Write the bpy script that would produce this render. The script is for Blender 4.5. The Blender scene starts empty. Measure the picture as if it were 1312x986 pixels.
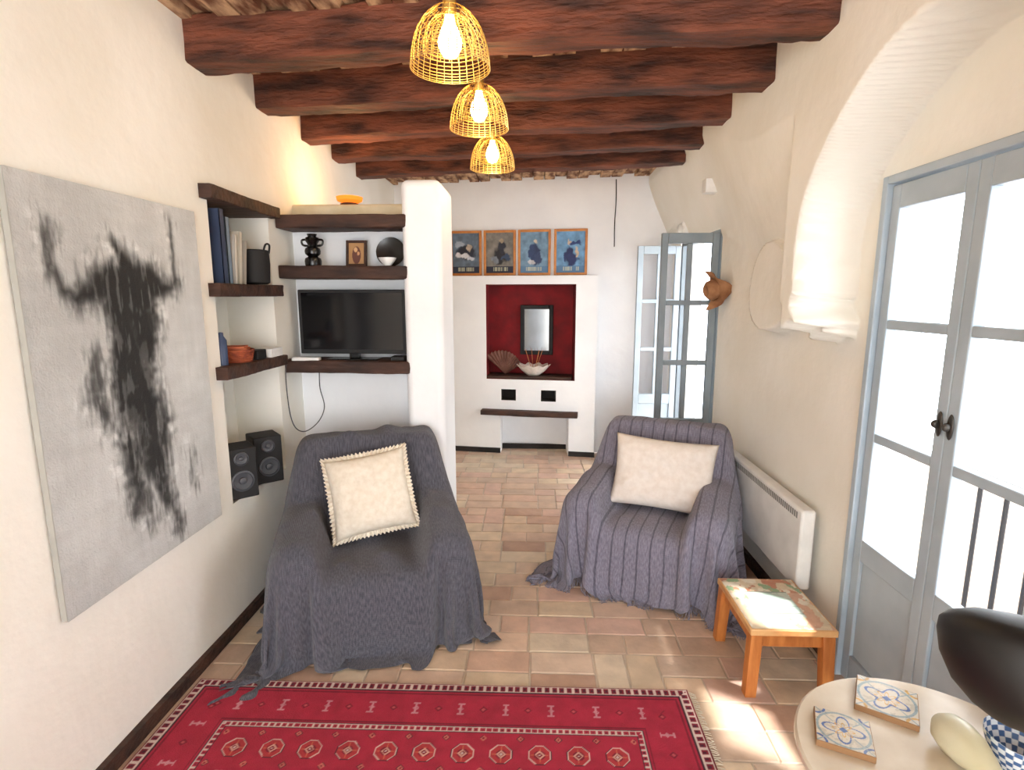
import bpy,bmesh,math,random,time
import numpy as np
from mathutils import Vector,Matrix,Euler
random.seed(3); rng=np.random.RandomState(5)
SC=bpy.context.scene
COL=SC.collection
try: SC.view_settings.view_transform='Standard'
except Exception as e: print(e)

# ------------------------------------------------------------ materials
def S(c):
    o=[]
    for x in c[:3]:
        x/=255.0
        o.append(x/12.92 if x<=0.04045 else ((x+0.055)/1.055)**2.4)
    return (o[0],o[1],o[2],1.0)
MATS={}
def mat(name,c1,c2=None,scale=6,rough=0.8,bump=0.0,bscale=30,metal=0.0,emit=None,es=0,stretch=(1,1,1),coat=0.0,spec=0.5,lo=0.35,hi=0.65):
    if name in MATS: return MATS[name]
    m=bpy.data.materials.new(name); m.use_nodes=True
    nt=m.node_tree; N=nt.nodes; L=nt.links
    b=N['Principled BSDF']
    b.inputs['Roughness'].default_value=rough
    b.inputs['Metallic'].default_value=metal
    b.inputs['Coat Weight'].default_value=coat
    b.inputs['Specular IOR Level'].default_value=spec
    tc=N.new('ShaderNodeTexCoord'); mp=N.new('ShaderNodeMapping')
    mp.inputs['Scale'].default_value=stretch
    L.new(tc.outputs['Object'],mp.inputs['Vector'])
    nz=N.new('ShaderNodeTexNoise'); nz.inputs['Scale'].default_value=scale; nz.inputs['Detail'].default_value=6
    L.new(mp.outputs[0],nz.inputs['Vector'])
    r=N.new('ShaderNodeValToRGB')
    if c2 is None: c2=tuple(min(255,x*0.93) for x in c1)
    r.color_ramp.elements[0].position=lo; r.color_ramp.elements[0].color=S(c2)
    r.color_ramp.elements[1].position=hi; r.color_ramp.elements[1].color=S(c1)
    L.new(nz.outputs['Fac'],r.inputs[0]); L.new(r.outputs[0],b.inputs['Base Color'])
    if bump>0:
        n2=N.new('ShaderNodeTexNoise'); n2.inputs['Scale'].default_value=bscale; n2.inputs['Detail'].default_value=5
        L.new(mp.outputs[0],n2.inputs['Vector'])
        bp=N.new('ShaderNodeBump'); bp.inputs['Strength'].default_value=bump; bp.inputs['Distance'].default_value=0.02
        L.new(n2.outputs['Fac'],bp.inputs['Height']); L.new(bp.outputs[0],b.inputs['Normal'])
    if emit:
        b.inputs['Emission Color'].default_value=S(emit); b.inputs['Emission Strength'].default_value=es
    MATS[name]=m; return m
def attrmat(name,rough=0.8,bump=0.0,bscale=60,mulnoise=0.0,nscale=20):
    m=bpy.data.materials.new(name); m.use_nodes=True
    nt=m.node_tree; N=nt.nodes; L=nt.links
    b=N['Principled BSDF']; b.inputs['Roughness'].default_value=rough
    a=N.new('ShaderNodeAttribute'); a.attribute_name='Col'
    src=a.outputs['Color']
    tc=N.new('ShaderNodeTexCoord')
    if mulnoise>0:
        nz=N.new('ShaderNodeTexNoise'); nz.inputs['Scale'].default_value=nscale; nz.inputs['Detail'].default_value=8
        L.new(tc.outputs['Object'],nz.inputs['Vector'])
        mr=N.new('ShaderNodeMapRange'); mr.inputs['From Min'].default_value=0.3; mr.inputs['From Max'].default_value=0.7
        mr.inputs['To Min'].default_value=1-mulnoise; mr.inputs['To Max'].default_value=1+mulnoise*0.6
        L.new(nz.outputs['Fac'],mr.inputs['Value'])
        mx=N.new('ShaderNodeVectorMath'); mx.operation='SCALE'
        L.new(src,mx.inputs[0]); L.new(mr.outputs[0],mx.inputs['Scale']); src=mx.outputs[0]
    L.new(src,b.inputs['Base Color'])
    if bump>0:
        n2=N.new('ShaderNodeTexNoise'); n2.inputs['Scale'].default_value=bscale; n2.inputs['Detail'].default_value=4
        L.new(tc.outputs['Object'],n2.inputs['Vector'])
        bp=N.new('ShaderNodeBump'); bp.inputs['Strength'].default_value=bump; bp.inputs['Distance'].default_value=0.01
        L.new(n2.outputs['Fac'],bp.inputs['Height']); L.new(bp.outputs[0],b.inputs['Normal'])
    return m
def glassmat():
    m=bpy.data.materials.new('window_glass'); m.use_nodes=True
    nt=m.node_tree; N=nt.nodes; L=nt.links
    for n in list(N):
        if n.type=='BSDF_PRINCIPLED': N.remove(n)
    out=[n for n in N if n.type=='OUTPUT_MATERIAL'][0]
    t=N.new('ShaderNodeBsdfTransparent'); t.inputs[0].default_value=(0.97,0.98,1,1)
    g=N.new('ShaderNodeBsdfGlossy'); g.inputs['Roughness'].default_value=0.03
    mx=N.new('ShaderNodeMixShader'); mx.inputs[0].default_value=0.03
    L.new(t.outputs[0],mx.inputs[1]); L.new(g.outputs[0],mx.inputs[2]); L.new(mx.outputs[0],out.inputs[0])
    return m
def clothmat(name,c1,c2,stripes=False):
    m=bpy.data.materials.new(name); m.use_nodes=True
    nt=m.node_tree; N=nt.nodes; L=nt.links
    b=N['Principled BSDF']; b.inputs['Roughness'].default_value=0.95
    b.inputs['Sheen Weight'].default_value=0.2; b.inputs['Specular IOR Level'].default_value=0.15
    uv=N.new('ShaderNodeUVMap'); uv.uv_map='UVMap'
    nz=N.new('ShaderNodeTexNoise'); nz.inputs['Scale'].default_value=160; nz.inputs['Detail'].default_value=3
    mp=N.new('ShaderNodeMapping'); mp.inputs['Scale'].default_value=(1,0.35,1) 
    L.new(uv.outputs[0],mp.inputs[0]); L.new(mp.outputs[0],nz.inputs['Vector'])
    r=N.new('ShaderNodeValToRGB'); r.color_ramp.elements[0].position=0.35; r.color_ramp.elements[1].position=0.65
    r.color_ramp.elements[0].color=S(c2); r.color_ramp.elements[1].color=S(c1)
    L.new(nz.outputs['Fac'],r.inputs[0]); src=r.outputs[0]
    w=N.new('ShaderNodeTexWave'); w.wave_type='BANDS'; w.bands_direction='X'; w.inputs['Scale'].default_value=60 
    L.new(uv.outputs[0],w.inputs['Vector'])
    w2=N.new('ShaderNodeTexWave'); w2.wave_type='BANDS'; w2.bands_direction='Y'; w2.inputs['Scale'].default_value=60
    L.new(uv.outputs[0],w2.inputs['Vector'])
    ad=N.new('ShaderNodeMath'); ad.operation='ADD'; L.new(w.outputs['Fac'],ad.inputs[0]); L.new(w2.outputs['Fac'],ad.inputs[1])
    h=ad.outputs[0]
    if stripes:
        w3=N.new('ShaderNodeTexWave'); w3.wave_type='BANDS'; w3.bands_direction='X'; w3.inputs['Scale'].default_value=4.6
        w3.inputs['Distortion'].default_value=0.5
        L.new(uv.outputs[0],w3.inputs['Vector'])
        rr=N.new('ShaderNodeValToRGB'); rr.color_ramp.elements[0].position=0.01; rr.color_ramp.elements[1].position=0.07
        rr.color_ramp.elements[0].color=(0.30,0.30,0.33,1); rr.color_ramp.elements[1].color=(1,1,1,1)
        L.new(w3.outputs['Fac'],rr.inputs[0])
        mx=N.new('ShaderNodeMix'); mx.data_type='RGBA'; mx.blend_type='MULTIPLY'; mx.inputs[0].default_value=0.7
        L.new(src,mx.inputs[6]); L.new(rr.outputs[0],mx.inputs[7]); src=mx.outputs[2]
        ad2=N.new('ShaderNodeMath'); ad2.operation='MULTIPLY_ADD'; ad2.inputs[1].default_value=0.8
        L.new(rr.outputs[0],ad2.inputs[0]); L.new(h,ad2.inputs[2]); h=ad2.outputs[0]
    L.new(src,b.inputs['Base Color'])
    bp=N.new('ShaderNodeBump'); bp.inputs['Strength'].default_value=0.4; bp.inputs['Distance'].default_value=0.004
    L.new(h,bp.inputs['Height']); L.new(bp.outputs[0],b.inputs['Normal'])
    return m

PLASTER=mat('plaster_warm',(243,241,234),(236,233,223),scale=2.2,rough=0.92,bump=0.25,bscale=9,spec=0.2)
PLASTER2=mat('plaster_white',(243,244,246),(235,236,239),scale=2.5,rough=0.92,bump=0.22,bscale=9,spec=0.2)
PLASTER3=mat('plaster_beige',(224,212,184),(206,192,158),scale=6,rough=0.95,bump=0.4,bscale=16,spec=0.2)
RED=mat('red_plaster',(134,9,21),(102,6,15),scale=6,rough=0.8,bump=0.2,bscale=14)
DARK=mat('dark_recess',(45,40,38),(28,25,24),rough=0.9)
BEAM=mat('beam_wood',(124,70,50),(54,30,23),scale=7,rough=0.65,bump=1.0,bscale=24,stretch=(0.45,2.2,2.2),spec=0.35)
SHELFW=mat('dark_wood',(76,48,36),(40,24,19),scale=8,rough=0.7,bump=0.5,bscale=22,stretch=(0.6,2,2))
PINE=mat('pine_wood',(206,132,66),(170,98,42),scale=7,rough=0.5,bump=0.1,bscale=30,stretch=(4,4,0.7))
CEIL=mat('ceiling_boards',(204,168,132),(106,64,42),scale=7,rough=0.85,bump=0.6,bscale=18,stretch=(2.2,0.8,1),lo=0.4,hi=0.60)
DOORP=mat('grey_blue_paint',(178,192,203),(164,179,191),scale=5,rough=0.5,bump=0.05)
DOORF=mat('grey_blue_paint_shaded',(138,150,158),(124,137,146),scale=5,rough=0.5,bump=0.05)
WHITEP=mat('white_paint',(240,240,238),rough=0.45)
BLACK=mat('black_gloss',(14,14,15),rough=0.25)
BLACKM=mat('black_matt',(22,22,24),rough=0.7)
BRASS=mat('brass_wire',(232,204,130),(214,180,100),rough=0.3,metal=0.9)
IRON=mat('dark_iron',(45,45,48),rough=0.5,metal=0.5)
GLASS=glassmat()

# ------------------------------------------------------------ mesh builder
def finish(o,parent=None):
    COL.objects.link(o)
    if parent: o.parent=parent
    return o
class MB:
    def __init__(s): s.v=[];s.f=[];s.m=[];s.cur=0;s.T=Matrix()
    def add(s,vs,fs):
        b=len(s.v)
        s.v+=[tuple(s.T@Vector(p)) for p in vs]
        for f in fs: s.f.append([b+i for i in f]); s.m.append(s.cur)
        return s
    def box(s,lo,hi):
        x0,y0,z0=lo;x1,y1,z1=hi
        return s.add([(x0,y0,z0),(x1,y0,z0),(x1,y1,z0),(x0,y1,z0),(x0,y0,z1),(x1,y0,z1),(x1,y1,z1),(x0,y1,z1)],
          [(0,3,2,1),(4,5,6,7),(0,1,5,4),(1,2,6,5),(2,3,7,6),(3,0,4,7)])
    def lathe(s,prof,n=28,c=(0,0,0),cap=True):
        vs=[];fs=[]
        for r,z in prof:
            for i in range(n):
                a=2*math.pi*i/n; vs.append((c[0]+r*math.cos(a),c[1]+r*math.sin(a),c[2]+z))
        for j in range(len(prof)-1):
            for i in range(n):
                k=(i+1)%n; fs.append((j*n+i,j*n+k,(j+1)*n+k,(j+1)*n+i))
        if cap:
            fs.append(tuple(range(n))[::-1]); fs.append(tuple((len(prof)-1)*n+i for i in range(n)))
        return s.add(vs,fs)
    def tube(s,pts,r,n=8,closed=False,radii=None):
        P=[Vector(p) for p in pts]; vs=[];fs=[]; m=len(P); up=None
        for i,p in enumerate(P):
            if closed: t=(P[(i+1)%m]-P[i-1])
            else: t=P[min(i+1,m-1)]-P[max(i-1,0)]
            t.normalize()
            if up is None:
                up=Vector((0,0,1)) if abs(t.z)<0.9 else Vector((1,0,0))
            a=t.cross(up); 
            if a.length<1e-5: a=t.cross(Vector((1,0.3,0)))
            a.normalize(); b=a.cross(t).normalized(); up=b
            rr=radii[i] if radii else r
            for k in range(n):
                an=2*math.pi*k/n; vs.append(tuple(p+a*rr*math.cos(an)+b*rr*math.sin(an)))
        for i in range(m if closed else m-1):
            j=(i+1)%m
            for k in range(n):
                l=(k+1)%n; fs.append((i*n+k,i*n+l,j*n+l,j*n+k))
        if not closed:
            fs.append(tuple(range(n))[::-1]); fs.append(tuple((m-1)*n+k for k in range(n)))
        return s.add(vs,fs)
    def cyl(s,p0,p1,r,n=16,r1=None):
        return s.tube([p0,p1],r,n,radii=[r,r if r1 is None else r1])
    def ring(s,c,R,r,n=36,m=6):
        return s.tube([(c[0]+R*math.cos(2*math.pi*i/n),c[1]+R*math.sin(2*math.pi*i/n),c[2]) for i in range(n)],r,m,closed=True)
    def ball(s,c,r,n=20,k=12):
        if not hasattr(r,'__len__'): r=(r,r,r)
        vs=[(c[0],c[1],c[2]-r[2])];fs=[]
        for j in range(1,k):
            ph=math.pi*j/k-math.pi/2
            for i in range(n):
                a=2*math.pi*i/n; vs.append((c[0]+r[0]*math.cos(ph)*math.cos(a),c[1]+r[1]*math.cos(ph)*math.sin(a),c[2]+r[2]*math.sin(ph)))
        vs.append((c[0],c[1],c[2]+r[2])); t=len(vs)-1
        for i in range(n):
            l=(i+1)%n; fs.append((0,1+l,1+i)); fs.append((t,1+(k-2)*n+i,1+(k-2)*n+l))
        for j in range(k-2):
            for i in range(n):
                l=(i+1)%n; fs.append((1+j*n+i,1+j*n+l,1+(j+1)*n+l,1+(j+1)*n+i))
        return s.add(vs,fs)
    def rough(s,p0,p1,w,h,amp=0.006,seg=30,seed=0,cf=0.08):
        R=np.random.RandomState(seed); p0=Vector(p0);p1=Vector(p1); t=(p1-p0).normalized()
        a=t.cross(Vector((0,0,1))).normalized(); c=cf*min(w,h)
        prof=[(-w/2+c,-h/2),(0,-h/2),(w/2-c,-h/2),(w/2,-h/2+c),(w/2,0),(w/2,h/2-c),(w/2-c,h/2),(0,h/2),(-w/2+c,h/2),(-w/2,h/2-c),(-w/2,0),(-w/2,-h/2+c)]
        n=len(prof); ph=R.rand(n,3)*6.28; vs=[];fs=[]
        ph[3]=ph[2];ph[6]=ph[5];ph[9]=ph[8];ph[0]=ph[11]
        for i in range(seg+1):
            q=p0.lerp(p1,i/seg); x=i/seg*(p1-p0).length
            for k,(u,v) in enumerate(prof):
                d=amp*(0.5*math.sin(x*5+ph[k,0])+0.35*math.sin(x*13+ph[k,1])+0.45*(R.rand()-0.5))
                g=amp*0.8*math.sin(x*3.1+ph[0,0])
                vs.append(tuple(q+a*(u+(0 if u==0 else math.copysign(d,u)))+Vector((0,0,v+(0 if v==0 else math.copysign(d,v))+g))))
        for i in range(seg):
            for k in range(n):
                l=(k+1)%n; fs.append((i*n+k,i*n+l,(i+1)*n+l,(i+1)*n+k))
        fs.append(tuple(range(n))[::-1]); fs.append(tuple(seg*n+k for k in range(n)))
        return s.add(vs,fs)
    def make(s,name,mats,parent=None,bevel=0,smooth=35,loc=None,rot=None,label=None,kind=None,seg=2):
        me=bpy.data.meshes.new(name); me.from_pydata(s.v,[],s.f)
        if not isinstance(mats,(list,tuple)): mats=[mats]
        for m in mats: me.materials.append(m)
        me.polygons.foreach_set('material_index',s.m)
        bm=bmesh.new(); bm.from_mesh(me); bmesh.ops.recalc_face_normals(bm,faces=bm.faces); bm.to_mesh(me); bm.free()
        if smooth:
            me.polygons.foreach_set('use_smooth',[True]*len(me.polygons)); me.set_sharp_from_angle(angle=math.radians(smooth))
        o=bpy.data.objects.new(name,me)
        if loc: o.location=loc
        if rot: o.rotation_euler=rot
        if bevel>0:
            b=o.modifiers.new('bevel','BEVEL'); b.width=bevel; b.segments=seg; b.limit_method='ANGLE'; b.angle_limit=math.radians(40)
        if label: o['label']=label
        if kind: o['kind']=kind
        return finish(o,parent)
def thing(name,label,cat,loc=(0,0,0),rotz=0,group=None,rot=None,kind=None):
    e=bpy.data.objects.new(name,None); e.empty_display_size=0.1; e.location=loc
    e.rotation_euler=rot if rot else (0,0,rotz)
    if label: e['label']=label
    if cat: e['category']=cat
    if group: e['group']=group
    if kind: e['kind']=kind
    COL.objects.link(e); return e
def tag(o,label,cat,group=None,kind=None):
    o['label']=label; o['category']=cat
    if group: o['group']=group
    if kind: o['kind']=kind
    return o
def dup(root,loc,rotz=None):
    n=root.copy(); COL.objects.link(n); n.location=loc
    if rotz is not None: n.rotation_euler=(0,0,rotz)
    def rec(a,b):
        for c in list(a.children):
            k=c.copy(); COL.objects.link(k); k.parent=b; rec(c,k)
    rec(root,n); return n
def sheet(name,X,Y,Z,mats,facemat=None,skip=None,cols=None,uv=None,parent=None,smooth=180,flip=False):
    nu,nv=X.shape
    v=np.stack([X,Y,Z],-1).reshape(-1,3)
    I=np.arange(nu*nv).reshape(nu,nv)
    q=np.stack([I[:-1,:-1],I[1:,:-1],I[1:,1:],I[:-1,1:]],-1)
    if flip: q=q[...,::-1]
    q=q.reshape(-1,4); fm=None
    if facemat is not None: fm=facemat.reshape(-1)
    if skip is not None:
        keep=~skip.reshape(-1); q=q[keep]; fm=fm[keep] if fm is not None else None
    me=bpy.data.meshes.new(name); me.from_pydata(v.tolist(),[],q.tolist())
    for m in (mats if isinstance(mats,(list,tuple)) else [mats]): me.materials.append(m)
    if fm is not None: me.polygons.foreach_set('material_index',fm.astype(int).tolist())
    me.polygons.foreach_set('use_smooth',[True]*len(me.polygons))
    if smooth<180: me.set_sharp_from_angle(angle=math.radians(smooth))
    if cols is not None:
        ca=me.color_attributes.new('Col','FLOAT_COLOR','POINT')
        c=np.ones((nu*nv,4),dtype=np.float32); c[:,:3]=cols.reshape(-1,3); ca.data.foreach_set('color',c.ravel())
    if uv is not None:
        ul=me.uv_layers.new(name='UVMap'); li=np.zeros(len(me.loops),dtype=np.int32); me.loops.foreach_get('vertex_index',li)
        ul.data.foreach_set('uv',uv.reshape(-1,2)[li].astype(np.float32).ravel())
    o=bpy.data.objects.new(name,me); return finish(o,parent)
_lat={}
def vn(x,y,seed=0):
    if seed not in _lat: _lat[seed]=np.random.RandomState(seed+77).rand(256,256)
    T=_lat[seed]; xi=np.floor(x).astype(int); yi=np.floor(y).astype(int); fx=x-xi; fy=y-yi
    fx=fx*fx*(3-2*fx); fy=fy*fy*(3-2*fy)
    a=T[xi%256,yi%256];b=T[(xi+1)%256,yi%256];c=T[xi%256,(yi+1)%256];d=T[(xi+1)%256,(yi+1)%256]
    return (a*(1-fx)+b*fx)*(1-fy)+(c*(1-fx)+d*fx)*fy
def fbm(x,y,seed=0,o=4):
    s=0;a=0.5
    for i in range(o): s=s+a*vn(x*2**i,y*2**i,seed+i); a*=0.5
    return s/(1-0.5**o)
def sst(a,b,x):
    t=np.clip((x-a)/(b-a),0,1); return t*t*(3-2*t)
def lines(a,b,step,edges=(),eps=0.006):
    base=list(np.arange(a,b,step))+[b]; ex=[]
    for e in edges: ex+=[e-eps,e+eps]
    base=[q for q in base if all(abs(q-e)>eps*1.8 for e in ex)]
    return np.array(sorted(base+ex))
def struct(o): o['kind']='structure'; return o

# ------------------------------------------------------------ floor
tile_cols=[(212,188,166),(206,178,156),(201,168,146),(214,196,172),(208,180,156),(197,171,149),(212,186,158),(192,158,136),(212,190,162),(205,172,154)]
vs=[];fs=[];cc=[]
def grout(x0,x1,y0,y1):
    b=len(vs); vs.extend([(x0,y0,-0.004),(x1,y0,-0.004),(x1,y1,-0.004),(x0,y1,-0.004)]); fs.append((b,b+1,b+2,b+3)); cc.extend([S((188,172,152))[:3]]*4)
grout(-2.2,1.45,-3,6.2)
R=random.Random(8)
def tilequad(x0,y0,x1,y1):
    g=0.003; e=0.004; z=R.uniform(-0.001,0.001)
    c=R.choice(tile_cols); k=R.uniform(0.96,1.03); c=S(tuple(min(255,q*k) for q in c))[:3]
    j=lambda: R.uniform(-0.002,0.002)
    o=[(x0+g+j(),y0+g+j()),(x1-g+j(),y0+g+j()),(x1-g+j(),y1-g+j()),(x0+g+j(),y1-g+j())]
    cx=(x0+x1)/2;cy=(y0+y1)/2; b=len(vs)
    for p in o: vs.append((p[0],p[1],-0.004)); cc.append(tuple(q*0.85 for q in c))
    for p in o: vs.append((p[0]+math.copysign(e,cx-p[0]),p[1]+math.copysign(e,cy-p[1]),z)); cc.append(c)
    fs.append((b+4,b+5,b+6,b+7))
    for i in range(4): k2=(i+1)%4; fs.append((b+i,b+k2,b+4+k2,b+4+i))
U=0.28
for j in range(-11,23):
    x=-2.4+R.uniform(0,0.1)
    while x<1.45:
        y=j*U
        t=R.random()
        if t<0.36: tilequad(x,y,x+U,y+U/2); tilequad(x,y+U/2,x+U,y+U); x+=U
        elif t<0.62: tilequad(x,y,x+U/2,y+U); x+=U/2
        else:
            tilequad(x,y,x+U*0.6,y+U/2); tilequad(x+U*0.6,y,x+U*1.5,y+U/2); tilequad(x,y+U/2,x+U,y+U); tilequad(x+U,y+U/2,x+U*1.5,y+U); x+=U*1.5
me=bpy.data.meshes.new('floor'); me.from_pydata(vs,[],fs)
ca=me.color_attributes.new('Col','FLOAT_COLOR','POINT'); a=np.ones((len(vs),4),dtype=np.float32); a[:,:3]=np.array(cc); ca.data.foreach_set('color',a.ravel())
me.materials.append(attrmat('terracotta_tiles',rough=0.36,bump=0.3,bscale=25,mulnoise=0.18,nscale=9))
struct(finish(bpy.data.objects.new('floor',me)))

# ------------------------------------------------------------ left wall with book niche
XL=-1.44
ys=lines(-3,5.75,0.06,(2.42,2.96)); zs=lines(0,2.74,0.06,(0.62,2.04))
Yg,Zg=np.meshgrid(ys,zs,indexing='ij')
ins=(Yg>2.42)&(Yg<2.96)&(Zg>0.62)&(Zg<2.04)
Xg=XL+0.016*(fbm(Yg*1.3,Zg*1.3,2,3)-0.5)-0.26*ins
struct(sheet('wall_left',Xg,Yg,Zg,PLASTER,smooth=50,flip=True))
# ------------------------------------------------------------ back wall
SK=-0.13
def ybw(x): return 5.52+SK*x
xs=lines(-1.6,1.5,0.06,(-0.82,0.60,-0.48,0.39,-0.34,0.34,-0.33,-0.19,0.07,0.21),eps=0.004)
zs=lines(0,2.74,0.06,(0.05,0.40,0.555,0.66,0.77,1.70,1.79),eps=0.004)
Xg,Zg=np.meshgrid(xs,zs,indexing='ij')
def rect(x0,x1,z0,z1): return (Xg>x0)&(Xg<x1)&(Zg>z0)&(Zg<z1)
off=0.012*(fbm(Xg*2,Zg*2,5,3)-0.5)
off=off-0.17*rect(-0.82,0.60,-1,1.79)
niche=rect(-0.48,0.39,0.77,1.70); off=off+0.30*niche
holes=rect(-0.33,-0.19,0.555,0.66)|rect(0.07,0.21,0.555,0.66); off=off+0.12*holes
hearth=rect(-0.34,0.34,-1,0.40); off=off+0.25*hearth
xc=(Xg[:-1,:-1]+Xg[1:,1:])/2; zc=(Zg[:-1,:-1]+Zg[1:,1:])/2
fm=np.zeros(xc.shape,int)
e=0.0045
fm[(xc>-0.48-e)&(xc<0.39+e)&(zc>0.77-e)&(zc<1.70+e)]=1
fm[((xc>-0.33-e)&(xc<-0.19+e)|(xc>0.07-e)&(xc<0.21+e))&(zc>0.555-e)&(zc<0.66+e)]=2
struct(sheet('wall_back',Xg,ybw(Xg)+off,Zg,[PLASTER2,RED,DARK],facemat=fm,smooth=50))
# ------------------------------------------------------------ right wall (leaning, with plaster arch over the french door)
XR=1.31
D2=(3.97,5.02)
ys=np.concatenate([np.arange(-3,0.85,0.05),np.arange(0.85,3.3,0.01),np.arange(3.3,5.76,0.04)])
ex=[1.33,2.17,D2[0],D2[1]]; ys=np.array(sorted([q for q in ys if all(abs(q-e_)>0.004 for e_ in ex)]+ex))
zs=np.concatenate([np.arange(0,1.36,0.04),np.arange(1.36,2.75,0.01)])
ex=[2.03,2.06]; zs=np.array(sorted([q for q in zs if all(abs(q-e_)>0.004 for e_ in ex)]+ex))
Yg,Zg=np.meshgrid(ys,zs,indexing='ij')
r=np.sqrt((Yg-1.66)**2+np.maximum(Zg-1.74,0)**2)
rad=0.628+0.014*np.sin(Zg*7+2)+0.03*sst(1.6,2.0,Zg)*(1-sst(2.0,2.3,Zg))
rad=rad+0.03*np.exp(-((Zg-1.56)/0.035)**2)-0.02*np.exp(-((Zg-1.49)/0.025)**2)
outside=sst(-0.009,0.009,r-rad)
bot=1.425+0.02*np.sin((Yg-2.27)*36)*(Yg<2.41)+0.085*sst(2.40,2.412,Yg)-0.055*sst(2.45,2.47,Yg)+0.03*sst(2.52,2.6,Yg)
low=0.5*sst(-0.008,0.008,Zg-bot)+0.5*sst(-0.010,0.010,Zg-bot-0.045)
near=1-sst(2.42,2.64,Yg)
rr_=np.sqrt(((Yg-2.90)/0.27)**2+((Zg-1.64)/0.235)**2)+0.05*np.sin(np.arctan2(Zg-1.64,Yg-2.9)*3+1)
rel=(1-sst(0.97,1.02,rr_))
slab=np.maximum(low*near,0.42*rel)
far_=sst(2.7,4.0,Yg)
z0_=1.62+0.38*far_; z1_=2.34+0.30*far_
t_=np.clip((Zg-z0_)/(z1_-z0_),0,1); lean=0.35*t_*t_*(3-2*t_)+0.65*t_
w=np.maximum(lean,slab)*outside
Xg=XR-0.25*w+0.012*(fbm(Yg*1.5,Zg*1.5,9,3)-0.5)*sst(0,0.1,Zg)
yc=(Yg[:-1,:-1]+Yg[1:,1:])/2; zc=(Zg[:-1,:-1]+Zg[1:,1:])/2
skip=((yc>1.33)&(yc<2.17)&(zc<2.03))|((yc>D2[0])&(yc<D2[1])&(zc<2.06))
struct(sheet('wall_right',Xg,Yg,Zg,PLASTER,skip=skip,smooth=180))
mb=MB()
for (y0,y1,zt) in ((1.33,2.17,2.03),(D2[0],D2[1],2.06)):
    mb.box((1.315,y0-0.05,0),(1.50,y0,zt)); mb.box((1.315,y1,0),(1.50,y1+0.05,zt)); mb.box((1.315,y0-0.05,zt),(1.50,y1+0.05,zt+0.05))
struct(mb.make('trim_1',PLASTER))
mb=MB(); mb.box((-1.46,3.28,0),(-0.66,3.46,2.13)); struct(mb.make('wall_alcove',PLASTER3,bevel=0.02,seg=3))
mb=MB(); mb.box((-1.46,3.26,0.0),(-0.66,3.285,1.98)); struct(mb.make('wall_alcove_lower',PLASTER2,bevel=0.01))
mb=MB(); mb.box((-0.735,3.04,0),(-0.515,3.47,2.22)); struct(mb.make('wall_partition',PLASTER2,bevel=0.04,seg=5))
# ceiling
xl=[];zl=[];x=-1.7;k=0
while x<1.6:
    z=2.70 if k%3 else 2.725
    xl+=[x,x+0.095]; zl+=[z,z]; x+=0.105; xl+=[x-0.008,x-0.002]; zl+=[2.735,2.735]; k+=1
xl=np.array(xl); zl=np.array(zl); yl=np.linspace(-3,5.8,60)
Xg,Yg=np.meshgrid(xl,yl,indexing='ij'); Zg=np.repeat(zl[:,None],len(yl),1)+0.006*fbm(Xg*9,Yg*3,4,2)
struct(sheet('ceiling',Xg,Yg,Zg,CEIL,smooth=30,flip=True))
bl=[(2.50,2.27),(3.06,2.79),(3.62,3.33),(4.13,3.86),(4.66,4.30)]
for i,(a,b) in enumerate(bl):
    mb=MB(); w_=0.14
    sl=(b-a)/2.5
    mb.rough((-1.47,a-w_/2-0.03*sl,2.636),(1.085,b-w_/2,2.636),w_,0.17,amp=0.009,seg=80,seed=i+1,cf=0.06)
    o=mb.make('ceiling_beam',BEAM,bevel=0,smooth=24)
    tag(o,'rough reddish-brown painted timber beam spanning the ceiling','beam','exposed ceiling beams')
# baseboards
mb=MB(); mb.box((-1.45,-3,0),(-1.415,3.28,0.055)); struct(mb.make('baseboard_left',SHELFW))
mb=MB(); mb.box((1.285,2.22,0),(1.32,3.95,0.06)); struct(mb.make('baseboard_right',SHELFW))
mb=MB()
for x0,x1 in ((-0.82,-0.345),(0.345,0.60)):
    mb.add([(x0,ybw(x0)-0.185,0),(x1,ybw(x1)-0.185,0),(x1,ybw(x1)-0.165,0),(x0,ybw(x0)-0.165,0),(x0,ybw(x0)-0.185,0.05),(x1,ybw(x1)-0.185,0.05),(x1,ybw(x1)-0.165,0.05),(x0,ybw(x0)-0.165,0.05)],
     [(0,3,2,1),(4,5,6,7),(0,1,5,4),(1,2,6,5),(2,3,7,6),(3,0,4,7)])
mb.box((-0.335,ybw(0)+0.03,0),(0.335,ybw(0)+0.06,0.05))
struct(mb.make('baseboard_back',DARK))

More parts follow.
